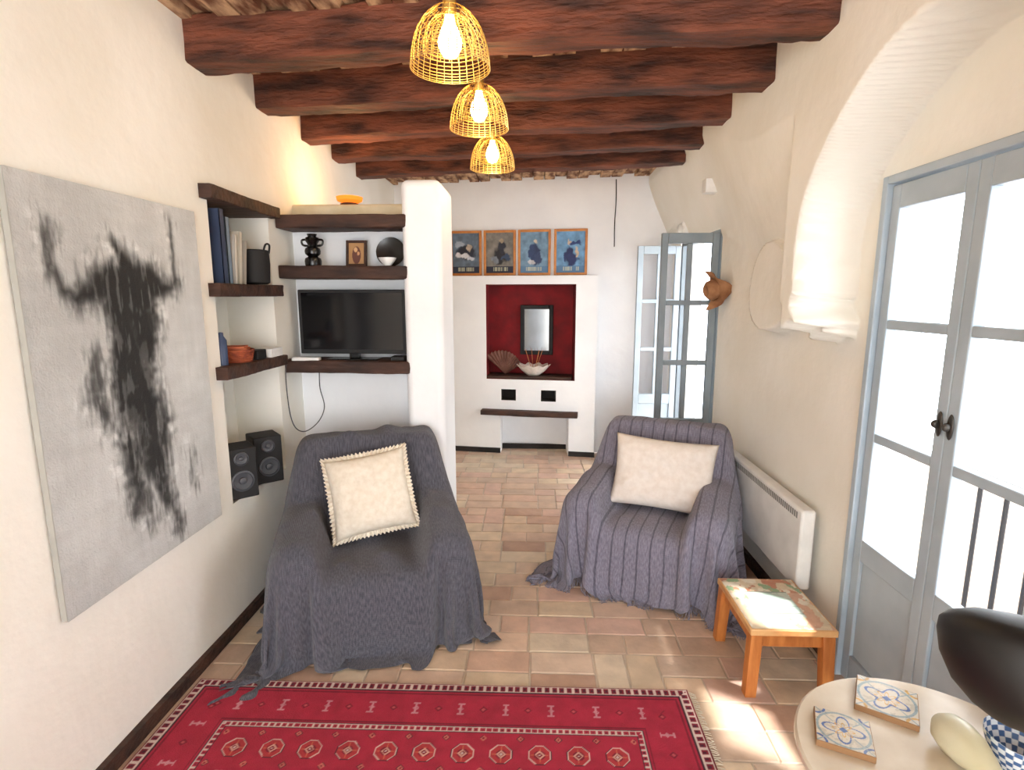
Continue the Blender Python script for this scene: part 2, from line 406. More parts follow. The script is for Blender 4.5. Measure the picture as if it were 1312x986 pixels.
# ------------------------------------------------------------ doors
HAND=mat('handle_iron',(70,66,62),rough=0.4,metal=0.6)
def leaf(root,w,cols,rows,zb,zt,H,x0=0,panel=True,handle=None,st=0.055,m=None,bar=0.025):
    m=m or DOORP
    mb=MB(); t=0.02
    mb.box((x0,-t,0.01),(x0+st,t,H)); mb.box((x0+w-st,-t,0.01),(x0+w,t,H))
    mb.box((x0+st,-t,H-(H-zt)),(x0+w-st,t,H)); mb.box((x0+st,-t,zb-0.09),(x0+w-st,t,zb)); mb.box((x0+st,-t,0.01),(x0+w-st,t,0.13))
    mb.box((x0+st,-t*0.4,0.13),(x0+w-st,t*0.4,zb-0.09))
    ph=(zt-zb-(rows-1)*0.035)/rows; pw=(w-2*st-(cols-1)*bar)/cols
    for r_ in range(1,rows):
        z=zb+r_*ph+(r_-1)*0.035; mb.box((x0+st,-t*0.9,z),(x0+w-st,t*0.9,z+0.035))
    for c in range(1,cols):
        x=x0+st+c*pw+(c-1)*bar; mb.box((x,-t*0.8,zb),(x+bar,t*0.8,zt))
    lf=mb.make('door_leaf',m,parent=root,bevel=0.004)
    g=MB(); g.box((x0+st,-0.002,zb),(x0+w-st,0.002,zt)); g.make('glass_pane',GLASS,parent=lf,smooth=0)
    if handle is not None:
        h=MB(); h.ball((handle,-0.024,1.19),(0.013,0.006,0.042),14,8); h.ball((handle,-0.036,1.19),(0.010,0.014,0.014),12,8)
        h.make('handle',HAND,parent=lf)
    return lf
d=thing('door_1',None,None,(1.33,2.15,0),-math.pi/2,kind='structure')
mb=MB(); mb.box((-0.02,-0.04,0),(0.010,0.04,2.03)); mb.box((0.808,-0.04,0),(0.84,0.04,2.03)); mb.box((0.010,-0.04,2.0),(0.808,0.04,2.03))
mb.make('door_frame',DOORP,parent=d,bevel=0.004)
leaf(d,0.397,1,3,0.637,1.91,1.995,x0=0.012,handle=0.387,st=0.047)
leaf(d,0.395,1,3,0.637,1.91,1.995,x0=0.411,handle=0.434,st=0.047)
d=thing('door_2',None,None,(1.29,3.985,0),math.pi,kind='structure')
mb=MB(); mb.box((-0.06,-0.02,0),(-0.01,0.02,2.06)); mb.box((-0.06,-1.03,0),(-0.01,-0.99,2.06)); mb.box((-0.06,-0.99,2.02),(-0.01,-0.02,2.06))
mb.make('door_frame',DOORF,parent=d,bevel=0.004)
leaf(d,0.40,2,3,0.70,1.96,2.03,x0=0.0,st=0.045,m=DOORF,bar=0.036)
l2=leaf(d,0.38,2,3,0.70,1.96,2.03,x0=0.0,st=0.05,bar=0.03)
l2.location=(0,-1.01,0)

# exterior
EXT=mat('exterior_white',(245,246,250),rough=0.9)
EXF=mat('exterior_tiles',(150,132,114),(128,112,96),scale=4,rough=0.8)
mb=MB(); mb.box((1.50,-2,-0.12),(4.2,7,-0.03)); struct(mb.make('floor_terrace',EXF))
mb=MB(); mb.box((1.5,0.2,2.42),(2.16,2.6,2.5)); mb.box((1.5,2.6,2.42),(3.2,5.4,2.5)); struct(mb.make('sun_blocker_slabs',EXT))  # unseen slabs added above both doors to hold back most of the sun
rl=thing('balcony_railing','dark iron balcony railing with upright bars outside the glass door','railing',(1.78,1.3,-0.03))
mb=MB(); mb.box((-0.02,-0.9,0.90),(0.02,1.12,0.93)); mb.box((-0.012,-0.9,0.1),(0.012,1.12,0.12)); mb.make('rail',IRON,parent=rl)
for i in range(17):
    mb=MB(); mb.cyl((0,-0.88+i*0.123,0.0),(0,-0.88+i*0.123,0.91),0.009,8); mb.make('baluster',IRON,parent=rl)
ot=thing('terrace_table','pale blue round-topped metal table on the terrace','table',(2.35,1.95,-0.03))
mb=MB(); mb.lathe([(0.02,0.72),(0.3,0.72),(0.31,0.73),(0.31,0.745),(0.3,0.75),(0.02,0.75)],32); mb.make('table_top',mat('blue_metal',(96,116,134),rough=0.5),parent=ot)
for k in range(3):
    a=k*2.094; mb=MB(); mb.tube([(0.02*math.cos(a),0.02*math.sin(a),0.72),(0.05*math.cos(a),0.05*math.sin(a),0.35),(0.24*math.cos(a),0.24*math.sin(a),0.0)],0.011); mb.make('leg',IRON,parent=ot)

# ------------------------------------------------------------ painting
nu,nv=230,360
u=np.linspace(0,1,nu);v=np.linspace(0,1,nv); Ug,Vg=np.meshgrid(u,v,indexing='ij')
wu=Ug+0.05*(fbm(Ug*7,Vg*11,21,4)-0.5)*2+0.03*(vn(Ug*40,Vg*60,31)-0.5); wv=Vg+0.02*(fbm(Ug*12,Vg*9,25,4)-0.5)*2
base=0.735+0.16*(fbm(Ug*4,Vg*4,40,4)-0.5)+0.035*(fbm(Ug*50,Vg*6,44,3)-0.5)+0.04*(fbm(Ug*5,Vg*50,47,3)-0.5)+0.05*(fbm(Ug*12,Vg*20,49,3)-0.5)
def cap(x0,y0,r0,x1,y1,r1):
    ax=x1-x0; ay=(y1-y0)*1.6; px=wu-x0; py=(wv-y0)*1.6
    t=np.clip((px*ax+py*ay)/(ax*ax+ay*ay+1e-9),0,1)
    return np.sqrt((px-t*ax)**2+(py-t*ay)**2)-(r0+(r1-r0)*t)
strokes=[(.45,.13,.035,.49,.18,.08,1),(.38,.225,.09,.62,.225,.09,1),(.34,.24,.06,.24,.265,.042,1),(.24,.265,.034,.16,.24,.027,1),(.16,.24,.026,.13,.09,.014,.95),
(.64,.23,.06,.74,.245,.038,1),(.74,.245,.032,.82,.21,.023,1),(.82,.21,.022,.80,.06,.012,.92),
(.50,.25,.15,.50,.40,.14,1),(.50,.40,.14,.48,.55,.13,1),(.45,.55,.11,.42,.69,.08,.95),(.42,.67,.07,.40,.83,.04,.9),(.44,.79,.04,.49,.88,.03,.75),
(.54,.57,.11,.56,.73,.085,.95),(.56,.71,.075,.61,.86,.05,.9),(.61,.84,.045,.65,.95,.03,.85),(.28,.41,.03,.25,.51,.035,.75),(.25,.51,.04,.31,.59,.03,.85),(.80,.72,.012,.82,.84,.018,.5),(.49,.59,.08,.50,.74,.045,.75)]
ink=np.zeros_like(Ug)
for s_ in strokes:
    dd=cap(*s_[:6]); ink=np.maximum(ink,s_[6]*(1-sst(-0.055,0.03,dd)))
streak=fbm(Ug*60,Vg*16,60,3); blot=fbm(Ug*10,Vg*14,64,4)
ink=ink*np.clip(0.70+1.0*sst(0.32,0.58,0.6*streak+0.4*blot),0,1)
ink=ink*(1-0.32*sst(0.50,0.66,fbm(Ug*20,Vg*12,81,4))*sst(0.25,0.5,Vg))
halo=np.zeros_like(Ug)
for s_ in strokes: halo=np.maximum(halo,(1-sst(0.0,0.08,cap(*s_[:6]))))
val=base+0.06*halo*(blot-0.35)-0.20*halo*sst(0.45,0.7,streak)
val=np.clip(val+sst(0.60,0.70,fbm(Ug*14,Vg*30,70,4))*halo*0.10,0,0.92)
val=val*(1-ink*0.93)+0.085*ink
lin=np.clip(val,0,1)**2.2
cols=np.stack([lin*0.985,lin*1.01,lin*1.0],-1)
pt=thing('canvas_painting','tall grey canvas painting of a black brush-stroked bull with horns','painting',(XL+0.03,1.45,0.62))
PY=0.82;PZ=1.32
Yg=Ug*PY; Zg=(1-Vg)*PZ
sheet('painted_canvas',np.full_like(Ug,0.0)+0.001*vn(Ug*80,Vg*120,90),Yg,Zg,attrmat('canvas_paint',rough=0.8,bump=0.25,bscale=150),cols=cols,parent=pt,flip=True)
mb=MB(); mb.box((-0.022,0,0),(-0.0015,PY,PZ)); mb.make('stretcher',mat('canvas_edge',(170,168,160),rough=0.9),parent=pt,bevel=0.002)

# ------------------------------------------------------------ rug
RW,RL_=2.03,1.55
nu,nv=520,400
u=np.linspace(0,RW,nu);v=np.linspace(0,RL_,nv)
Ug,Vg=np.meshgrid(u,v,indexing='ij')
def C(c): return np.array(S(c)[:3])
red=C((166,34,58)); dred=C((122,20,42)); cream=C((206,184,174)); navy=C((66,28,42)); orange=C((200,96,62))
c=np.zeros(Ug.shape+(3,))+red
db=np.minimum(np.minimum(Ug,RW-Ug),np.minimum(Vg,RL_-Vg))
farside=(Vg<=np.minimum(Ug,RW-Ug)); s=np.where(farside,Ug,Vg)
nz=fbm(Ug*30,Vg*30,101,3); c=c*(0.8+0.4*nz)[...,None]
def put(mask,col): c[mask]=col*(0.8+0.4*nz[mask])[...,None]
put(db<0.046,cream)
ph=(s/0.030)%1
put((db<0.046)&(db>0.010)&(np.abs(ph-0.5)<0.33)&(np.abs(db-0.027)<0.012),dred)
put((db<0.046)&(db>0.010)&(np.abs(ph-0.5)<0.13)&(np.abs(db-0.027)<0.006),navy)
put(db<0.009,dred)
put((db>0.046)&(db<0.052),navy)
band=(db>0.056)&(db<0.225)
q=((s+0.02)/0.175)%1-0.5; dx=np.abs(q)*0.175; dy=np.abs(db-0.140)
mot=((dx<0.004)&(dy<0.026))|((np.abs(dy-0.025)<0.003)&(dx<0.013))|((dx+dy<0.012)&(dx+dy>0.006))
put(band&mot,C((196,132,140)))
q2=((s+0.1075)/0.175)%1-0.5; dx2=np.abs(q2)*0.175
put(band&(dx2+dy<0.016),dred); put(band&(dx2+dy<0.008),C((180,76,80)))
for o_ in (0.064,0.216): put(band&(np.abs(db-o_)<0.003),dred)
put((db>0.225)&(db<0.229),navy); put((db>0.229)&(db<0.250),cream)
ph=(s/0.024)%1
put((db>0.232)&(db<0.247)&(np.abs(ph-0.5)<0.36),red); put((db>0.237)&(db<0.243)&(np.abs(ph-0.5)<0.12),navy)
put((db>0.250)&(db<0.254),navy)
field=db>0.262
fu=Ug-0.268; fv=Vg-0.278
px=(fu/0.1358)%1-0.5; py=(fv/0.135)%1-0.5
ax=np.abs(px)*0.1358; ay=np.abs(py)*0.135
octd=np.maximum(np.maximum(ax,ay),(ax+ay)*0.72)
put(field,red)
put(field&(octd<0.041),navy); put(field&(octd<0.039),C((208,176,164))); put(field&(octd<0.0355),C((174,50,56)))
put(field&(octd<0.032)&(ax*ay<0.00004),C((194,96,70)))
put(field&(octd<0.019),dred); put(field&(ax+ay<0.018),C((206,160,142))); put(field&(ax+ay<0.011),dred); put(field&(ax+ay<0.005),cream)
gx=((fu/0.1358)+0.5)%1-0.5; gy=((fv/0.135)+0.5)%1-0.5; gd=np.abs(gx)*0.1358+np.abs(gy)*0.135
put(field&(gd<0.015),navy); put(field&(gd<0.012),C((190,104,90))); put(field&(gd<0.005),dred)
zz=0.011+0.0012*vn(Ug*200,Vg*200,120)
ed=np.minimum(db/0.006,1); zz=zz*np.sqrt(ed)+0.001
Xr=-1.395+Ug; Yr=2.005-Vg+0.02*(Ug-1)*0.5
rug=sheet('rug',Xr,Yr,zz,attrmat('woven_rug_pile',rough=0.97,bump=0.6,bscale=260),cols=c,flip=True)
tag(rug,'red woven rug with medallion rows and cream patterned border','rug')
mb=MB()
RR=random.Random(4)
for i in range(150):
    t=i/149; y=2.0-t*1.5
    x=-1.395+RW
    mb.tube([(x,y,0.006),(x+0.012,y+RR.uniform(-.004,.004),0.004),(x+0.025,y+RR.uniform(-.01,.01),0.002)],0.0018,4)
fr=mb.make('rug_fringe',mat('cream_yarn',(220,210,190),rough=0.95),parent=rug); fr['kind']='stuff'

# ------------------------------------------------------------ draped armchairs
SEAT=0.35
AX,AW=0.345,0.095
def collide(P,Q,boxes,m,fr,planes):
    for (c,b,r,sh) in boxes:
        c=np.array(c);b=np.array(b)
        p=P-c
        if sh: p=p.copy(); p[...,1]-=sh*(p[...,2])
        q=np.abs(p)-(b-r); mq=np.maximum(q,0); ln=np.sqrt((mq**2).sum(-1))
        inside=(ln<1e-9)
        d=np.where(inside,q.max(-1),ln)-r-m
        hit=d<0
        if not hit.any(): continue
        qq=q[hit]; pp=p[hit]; mqq=mq[hit]; L=ln[hit]; dd=d[hit]
        n=mqq/np.maximum(L,1e-9)[:,None]
        ins=L<1e-9
        if ins.any():
            k=qq[ins].argmax(-1); nn=np.zeros((ins.sum(),3)); nn[np.arange(len(k)),k]=1; n[ins]=nn
        n=n*np.where(pp<0,-1,1)
        P[hit]-=n*dd[:,None]
        Q[hit]+=(P[hit]-Q[hit])*fr
    for (a_,b_,c_) in planes:
        d=P[...,0]*a_+P[...,1]*b_+c_; h=d<0
        if h.any(): P[...,0][h]-=a_*d[h]; P[...,1][h]-=b_*d[h]
    low=P[...,2]<m*0.6
    if low.any():
        P[...,2][low]=m*0.6; Q[low]+=(P[low]-Q[low])*0.6*(fr>0)
FX,FY0,FY1=0.45,-0.40,0.46
def drape(mf,ms,mk,h,hb,boxes,steps,seed,planes,armh,flare=0.08,wr=0.02,corner=0.2,iters=8,fr=0.35):
    x=np.arange(-FX-ms,FX+ms+1e-6,h); y=np.arange(FY0-mf,FY1+mk+1e-6,h)
    nx,ny=len(x),len(y); X,Y=np.meshgrid(x,y,indexing='ij')
    qx=np.clip(X,-FX,FX); qy=np.clip(Y,FY0,FY1)
    ax=np.abs(qx)
    arm=sst(0.19,0.265,ax)
    ah_=armh-0.05*sst(0.0,0.35,-qy)
    H=SEAT+0.02+0.02*np.cos(np.clip(qx/0.2,-1,1)*math.pi/2)+(ah_-SEAT)*arm
    bk=sst(0.08,0.25,qy)*(1-sst(0.33,0.45,ax)); H=H+(hb+0.025-H)*bk
    eo=np.maximum(0,ax-0.37)/0.08; H=H-0.05*eo**2*(1-bk)
    ef=np.maximum(0,-qy-0.30)/0.10; H=H-0.04*ef**2
    fold=np.sin((X*1.2+Y*0.5)*22+3*fbm(X*4,Y*4,seed,2))*0.5+np.sin((X*0.3-Y)*26+4*fbm(X*3+5,Y*3,seed+1,2))*0.5
    H=H+wr*np.maximum(fold,0)**2*(0.5+fbm(X*5,Y*5,seed+8,2))
    dx=np.abs(X-qx);dy=np.abs(Y-qy)
    cf=np.where((X<0)&(Y<0),corner,0.2)
    dm=np.maximum(dx,dy)+cf*np.minimum(dx,dy)
    dl=np.hypot(dx,dy); nx_=np.where(dl>0,(X-qx)/np.maximum(dl,1e-9),0); ny_=np.where(dl>0,(Y-qy)/np.maximum(dl,1e-9),0)
    dm=dm*(1+0.12*(fbm(X*3+7,Y*3+2,seed+20,2)-0.5)*2)
    z=H-dm; exf=np.maximum(0.01-z,0); z=np.maximum(z,0.01)
    per=(np.where(dy>dx,X,Y))
    sf=np.sin(per*26+5*fbm(X*3,Y*3,seed+30,2))*np.clip(dm/0.30,0,1)
    hor=0.03*(dm>0)+flare*np.minimum(dm,H)+exf*0.8+0.030*sf*(dm>0)
    wob=1+0.35*(fbm(X*8,Y*8,seed+3,2)-0.5)*2
    hor=np.maximum(hor*wob,0)
    P=np.stack([qx+nx_*hor,qy+ny_*hor,z],-1)
    P+=0.012*(np.random.RandomState(seed).rand(*P.shape)-0.5)*(dm>0)[...,None]
    P0=P.copy(); Q=P.copy()
    anc=(sst(-0.02,0.05,FX-np.abs(X))*sst(-0.02,0.05,Y-FY0)*sst(-0.02,0.05,FY1-Y))[...,None]*0.45
    def rl(a,b,l0): return np.maximum(l0,np.sqrt(((b-a)**2).sum(-1,keepdims=True))*1.02)
    hd=h*math.sqrt(2); prs=[];bnd=[]
    def pair(sa,sb,l0,k,lst): lst.append((P[sa],P[sb],rl(P0[sa],P0[sb],l0),k))
    A=slice(None)
    for s in (0,1):
        pair(slice(s,nx-1,2),slice(s+1,nx,2),h,1.0,prs)
        pair((A,slice(s,ny-1,2)),(A,slice(s+1,ny,2)),h,1.0,prs)
        pair((slice(s,nx-1,2),slice(None,-1)),(slice(s+1,nx,2),slice(1,None)),hd,0.3,prs)
        pair((slice(s,nx-1,2),slice(1,None)),(slice(s+1,nx,2),slice(None,-1)),hd,0.3,prs)
    def bsl(s,n):
        ia=[i for i in range(s,n-2,4)]; e=ia[-1]
        return slice(s,e+1,4),slice(s+2,e+3,4)
    for s in range(4):
        a,b=bsl(s,nx); pair(a,b,2*h,0.16,bnd)
        a,b=bsl(s,ny); pair((A,a),(A,b),2*h,0.16,bnd)
    g=-9.8/3600
    for st in range(steps):
        V=(P-Q)*(0.97 if st<steps*0.7 else 0.88)
        vm=np.sqrt((V**2).sum(-1,keepdims=True)); V*=np.minimum(1,0.02/np.maximum(vm,1e-9))
        Q[...]=P; P+=V; P[...,2]+=g
        P+=(P0-P)*anc
        for it in range(iters):
            for a,b,l,k in prs:
                d=b-a; n=np.sqrt((d*d).sum(-1,keepdims=True)); d*=((n-l)/np.maximum(n,1e-9))*(0.5*k); a+=d; b-=d
            if it%3==0:
                for a,b,l,k in bnd:
                    d=b-a; n=np.sqrt((d*d).sum(-1,keepdims=True)); d*=((n-l)/np.maximum(n,1e-9))*(0.5*k); a+=d; b-=d
            if it%3==2 or it==iters-1: collide(P,Q,boxes,0.016,fr if it==iters-1 else 0,planes)
    P+=(P0-P)*anc*0.8
    for k in range(2):
        S_=P.copy(); S_[1:-1,1:-1]=(P[2:,1:-1]+P[:-2,1:-1]+P[1:-1,2:]+P[1:-1,:-2])/4; P+=0.35*(S_-P)
    collide(P,Q,boxes,0.012,0,planes)
    return P,np.stack([X,Y],-1)
def chair_boxes(hb,ah):
    return [((0,-0.05,SEAT/2),(0.28,0.33,SEAT/2),0.06,0),((-AX,-0.02,(ah-0.05)/2),(AW,0.35,(ah-0.05)/2),0.085,0),((AX,-0.02,(ah-0.05)/2),(AW,0.35,(ah-0.05)/2),0.085,0),
            ((0,0.30,hb/2),(0.37,0.10,hb/2),0.09,0.12)]
UPH=mat('armchair_upholstery',(92,88,96),rough=0.95)
def armchair(label,loc,rotz,hb,ah,mf,ms,mk,cm,seed,steps,wplanes,**kw):
    t0=time.time()
    root=thing('armchair',label,'armchair',loc,rotz)
    for (c,b,r,sh),nm in zip(chair_boxes(hb,ah),('seat_base','armrest','armrest','backrest')):
        mb=MB(); s_=0.03
        mb.box((c[0]-b[0]+s_,c[1]-b[1]+s_,0.0 if nm!='seat_base' else 0.03),(c[0]+b[0]-s_,c[1]+b[1]-s_,c[2]+b[2]-s_))
        if sh: mb.v=[(x,y+sh*(z-c[2]),z) for x,y,z in mb.v]
        mb.make(nm,UPH,parent=root,bevel=min(r*0.8,(b[0]-s_)*0.9),seg=4)
    co_,si=math.cos(rotz),math.sin(rotz)
    planes=[(a*co_+b*si,-a*si+b*co_,a*loc[0]+b*loc[1]+c) for a,b,c in wplanes]
    P,uv=drape(mf,ms,mk,0.020,hb,chair_boxes(hb,ah),steps,seed,planes,ah,**kw)
    cv=sheet('throw_cover',P[...,0],P[...,1],P[...,2],cm,uv=uv,parent=root)
    cv['label']='dark throw blanket draped in folds over the chair'
    sm=cv.modifiers.new('sub','SUBSURF'); sm.levels=1; sm.render_levels=1
    print('drape',time.time()-t0,P.reshape(-1,3).min(0),P.reshape(-1,3).max(0))
    return root,P
ch1,P1=armchair('armchair fully covered by a dark charcoal throw pooling on floor',(-0.81,2.55,0),math.radians(18),0.84,0.56,0.32,0.48,0.42,clothmat('charcoal_weave',(96,96,106),(70,70,79)),11,100,[(1,0,1.40),(0,-1,3.0)],flare=0.05,wr=0.030,corner=0.7)
ch2,P2=armchair('armchair covered by a fringed grey-violet striped throw',(0.70,3.03,0),math.radians(-24),0.81,0.56,0.28,0.44,0.42,clothmat('grey_violet_weave',(140,137,153),(114,111,127),stripes=True),12,100,[(-1,0,1.195)],flare=0.13,wr=0.015)
mb=MB(); RR=random.Random(2)
def edge_pts(P):
    for arr in (P[0,:],P[-1,:],P[:,0],P[:,-1]):
        for i in range(len(arr)-1):
            for k in range(3):
                t=k/3; yield arr[i]*(1-t)+arr[i+1]*t
for p in edge_pts(P2):
    l=min(0.055,max(0.012,p[2]-0.003))
    mb.tube([(p[0],p[1],p[2]),(p[0]+RR.uniform(-.005,.005),p[1]+RR.uniform(-.005,.005),p[2]-l*0.5),(p[0]+RR.uniform(-.012,.012),p[1]+RR.uniform(-.012,.012),max(0.002,p[2]-l))],0.0022,3)
f=mb.make('fringe',mat('violet_yarn',(136,132,148),rough=0.95),parent=ch2); f['kind']='stuff'

# ------------------------------------------------------------ cushions
def cushion(label,w,h,t,loc,rot,m,ruffle=0.0,seed=0):
    n=41; a=np.linspace(-1,1,n); A,B=np.meshgrid(a,a,indexing='ij')
    prof=np.clip((1-A**4),0,1)**0.55*np.clip((1-B**4),0,1)**0.55
    pin=1-0.07*(1-np.abs(B)**2)*np.abs(A)**3; pin2=1-0.07*(1-np.abs(A)**2)*np.abs(B)**3
    X=A*w/2*pin; Z=B*h/2*pin2
    wr=0.03*(fbm(A*3+seed+5,B*3+7,seed+5,3)-0.5)*prof
    r=thing('cushion',label,'cushion',loc,rot=rot)
    f_=sheet('pad_front',X,-t/2*prof+wr,Z,m); b_=sheet('pad_back',X,t/2*prof,Z,m,flip=True)
    bm=bmesh.new(); bm.from_mesh(f_.data); bm.from_mesh(b_.data); bmesh.ops.remove_doubles(bm,verts=bm.verts,dist=0.0008)
    bmesh.ops.recalc_face_normals(bm,faces=bm.faces); me=bpy.data.meshes.new('pad'); bm.to_mesh(me); bm.free()
    me.materials.clear(); me.materials.append(m)
    for p in me.polygons: p.use_smooth=True; p.material_index=0
    finish(bpy.data.objects.new('pad',me),r)
    for o in (f_,b_): bpy.data.objects.remove(o)
    if ruffle>0:
        idx=[(i,0) for i in range(n)]+[(n-1,j) for j in range(1,n)]+[(i,n-1) for i in range(n-2,-1,-1)]+[(0,j) for j in range(n-2,0,-1)]
        pts=[(X[i,j],Z[i,j]) for i,j in idx]; N_=len(pts); vs=[];fs=[]; K=4
        for k in range(N_*K):
            i0=k//K; t_=(k%K)/K; x=pts[i0][0]*(1-t_)+pts[(i0+1)%N_][0]*t_; z=pts[i0][1]*(1-t_)+pts[(i0+1)%N_][1]*t_
            l=math.hypot(x,z); e_=ruffle*(1+0.2*math.sin(k*0.9)); 
            vs.append((x*0.985,0,z*0.985)); vs.append((x+x/l*e_*0.5,0.005*math.sin(k*0.8),z+z/l*e_*0.5)); vs.append((x+x/l*e_,0.009*math.sin(k*0.8+.4),z+z/l*e_))
        M_=N_*K
        for k in range(M_):
            q=(k+1)%M_
            for s_ in (0,1): fs.append((k*3+s_,q*3+s_,q*3+s_+1,k*3+s_+1))
        rb=MB(); rb.add(vs,fs); o=rb.make('ruffle',m,parent=r,smooth=180)
    return r
CREAM=mat('cream_linen',(230,221,206),(220,209,191),scale=40,rough=0.95,bump=0.15,bscale=120,spec=0.2)
CREAM2=mat('ivory_cotton',(230,222,214),(221,211,201),scale=30,rough=0.95,bump=0.1,bscale=90,spec=0.2)
cushion('cream square cushion with ruffled edge leaning in the charcoal armchair',0.40,0.40,0.14,(-0.82,2.57,0.62),(math.radians(-24),math.radians(-8),math.radians(17)),CREAM,ruffle=0.022,seed=3)
cushion('plain ivory rectangular cushion leaning in the grey-violet armchair',0.57,0.41,0.14,(0.735,3.0,0.595),(math.radians(-22),math.radians(3),math.radians(-16)),CREAM2,seed=9)

# ------------------------------------------------------------ pendant lamps
def pendant(loc):
    r=thing('pendant_lamp','brass wire cage pendant lamp with glowing filament bulb','lamp',loc,group='three pendant lamps in a row')
    mb=MB(); mb.cyl((0,0,0.20),(0,0,0.40),0.0025,6); mb.make('cord',BLACKM,parent=r)
    mb=MB(); mb.lathe([(0.006,0.225),(0.02,0.215),(0.022,0.16),(0.018,0.15),(0.004,0.15)],20); mb.make('socket',BRASS,parent=r)
    def dome(Rb,H,z0,ts,ribs,w):
        mb=MB()
        def pr(t):
            return Rb*(1-0.10*t)*math.sqrt(max(0,1-(t*0.97)**2.6)) if t<1 else Rb*0.2
        for t in ts: mb.ring((0,0,z0+H*t),max(pr(t),0.02),w,40,5)
        for k in range(ribs):
            a=2*math.pi*k/ribs; mb.tube([(pr(t)*math.cos(a),pr(t)*math.sin(a),z0+H*t) for t in [j/14*0.985 for j in range(15)]],w,5)
        return mb
    dome(0.125,0.175,0.0,(0,0.03,0.07,0.12,0.17,0.23,0.29,0.36,0.44,0.53,0.64,0.78,0.93),30,0.0011).make('lamp_shade',BRASS,parent=r)
    dome(0.085,0.105,0.05,(0,0.1,0.2,0.35,0.5,0.9),18,0.0010).make('inner_shade',BRASS,parent=r)
    bulb=mat('bulb_glow',(255,225,160),(255,215,150),emit=(255,206,120),es=30)
    mb=MB(); mb.lathe([(0.003,0.030),(0.022,0.036),(0.035,0.058),(0.038,0.075),(0.032,0.1),(0.018,0.13),(0.013,0.152)],20); mb.make('bulb',bulb,parent=r)
    return r
p1=pendant((-0.27,1.83,2.30))
p2=dup(p1,(-0.243,2.46,2.30)); p3=dup(p1,(-0.244,3.20,2.30))
for o in (p1,p2,p3):
    ld=bpy.data.lights.new('bulb_light','POINT'); ld.energy=4; ld.color=(1,0.78,0.52); ld.shadow_soft_size=0.035
    l=bpy.data.objects.new('bulb_light',ld); l.location=(o.location.x,o.location.y,2.30-0.02); COL.objects.link(l)

# ------------------------------------------------------------ shelves
def shelf(p0,p1,w,h,seed,label,group):
    mb=MB(); mb.rough(p0,p1,w,h,amp=0.004,seg=20,seed=seed); o=mb.make('wall_shelf',SHELFW,smooth=40); tag(o,label,'shelf',group)
for i,z in enumerate((2.00,1.725,1.19)):
    shelf((-1.435,3.155,z),(-0.70,3.155,z),0.22,0.068,20+i,'thick dark timber shelf set in the plaster alcove','alcove shelves')
for i,(z,y0,y1) in enumerate(((2.04,2.36,3.0),(1.625,2.37,2.975),(1.245,2.37,2.975))):
    shelf((-1.515,y0,z),(-1.515,y1,z),0.26,0.055,30+i,'dark rustic timber shelf across the wall niche','niche shelves')
mb=MB(); mb.rough((-0.53,ybw(-0.53)-0.19,0.435),(0.43,ybw(0.43)-0.19,0.435),0.16,0.045,amp=0.003,seg=20,seed=50); tag(mb.make('wall_shelf',SHELFW,smooth=60),'dark timber mantel shelf below the two small plaster holes','shelf')
mb=MB(); mb.rough((-0.47,ybw(-0.47)-0.03,0.785),(0.38,ybw(0.38)-0.03,0.785),0.26,0.02,amp=0.001,seg=12,seed=51); tag(mb.make('niche_ledge',SHELFW,smooth=60),'dark wooden ledge lining the red niche floor','ledge')

# TV
tv=thing('television','black flat-screen television on a small stand','television',(-1.06,3.14,1.226))
mb=MB(); mb.box((-0.315,-0.012,0.035),(0.315,0.03,0.405)); mb.box((-0.2,0.03,0.08),(0.2,0.055,0.34)); mb.make('casing',BLACKM,parent=tv,bevel=0.006)
mb=MB(); mb.box((-0.295,-0.0135,0.06),(0.295,-0.012,0.388)); mb.make('screen',mat('screen_black',(20,21,24),rough=0.12),parent=tv)
mb=MB(); mb.box((-0.03,0,0.006),(0.03,0.02,0.04)); mb.box((-0.15,-0.06,0),(0.15,0.07,0.008)); mb.make('stand',BLACK,parent=tv,bevel=0.003)
mb=MB(); mb.box((-0.83,3.08,1.226),(-0.75,3.16,1.25)); o=mb.make('media_box',BLACKM,bevel=0.004); tag(o,'small black media box beside the television','box')
cb=thing('power_strip','white power strip with trailing cable on the shelf','power strip',(-1.33,3.07,1.226))
mb=MB(); mb.box((-0.07,-0.02,0),(0.09,0.02,0.02)); mb.make('strip',WHITEP,parent=cb,bevel=0.004)
CABLE=mat('grey_cable',(70,70,72),rough=0.5)
pts=[(-0.07,0,0.01),(-0.09,-0.03,0.0),(-0.1,-0.04,-0.1),(-0.1,-0.02,-0.3),(-0.08,0.0,-0.4),(-0.02,0.0,-0.42),(0.06,0.0,-0.36),(0.1,0.0,-0.27),(0.08,0.0,-0.16),(0.09,-0.02,-0.06)]
def spl(p,n=6):
    out=[];P=[Vector(p[0])]+[Vector(q) for q in p]+[Vector(p[-1])]
    for i in range(1,len(P)-2):
        for k in range(n):
            t=k/n; a,b,c_,d_=P[i-1],P[i],P[i+1],P[i+2]
            out.append(0.5*((2*b)+(c_-a)*t+(2*a-5*b+4*c_-d_)*t*t+(3*b-a-3*c_+d_)*t**3))
    out.append(P[-1]); return out
mb=MB(); mb.tube(spl(pts),0.003,6); mb.make('cable',CABLE,parent=cb)

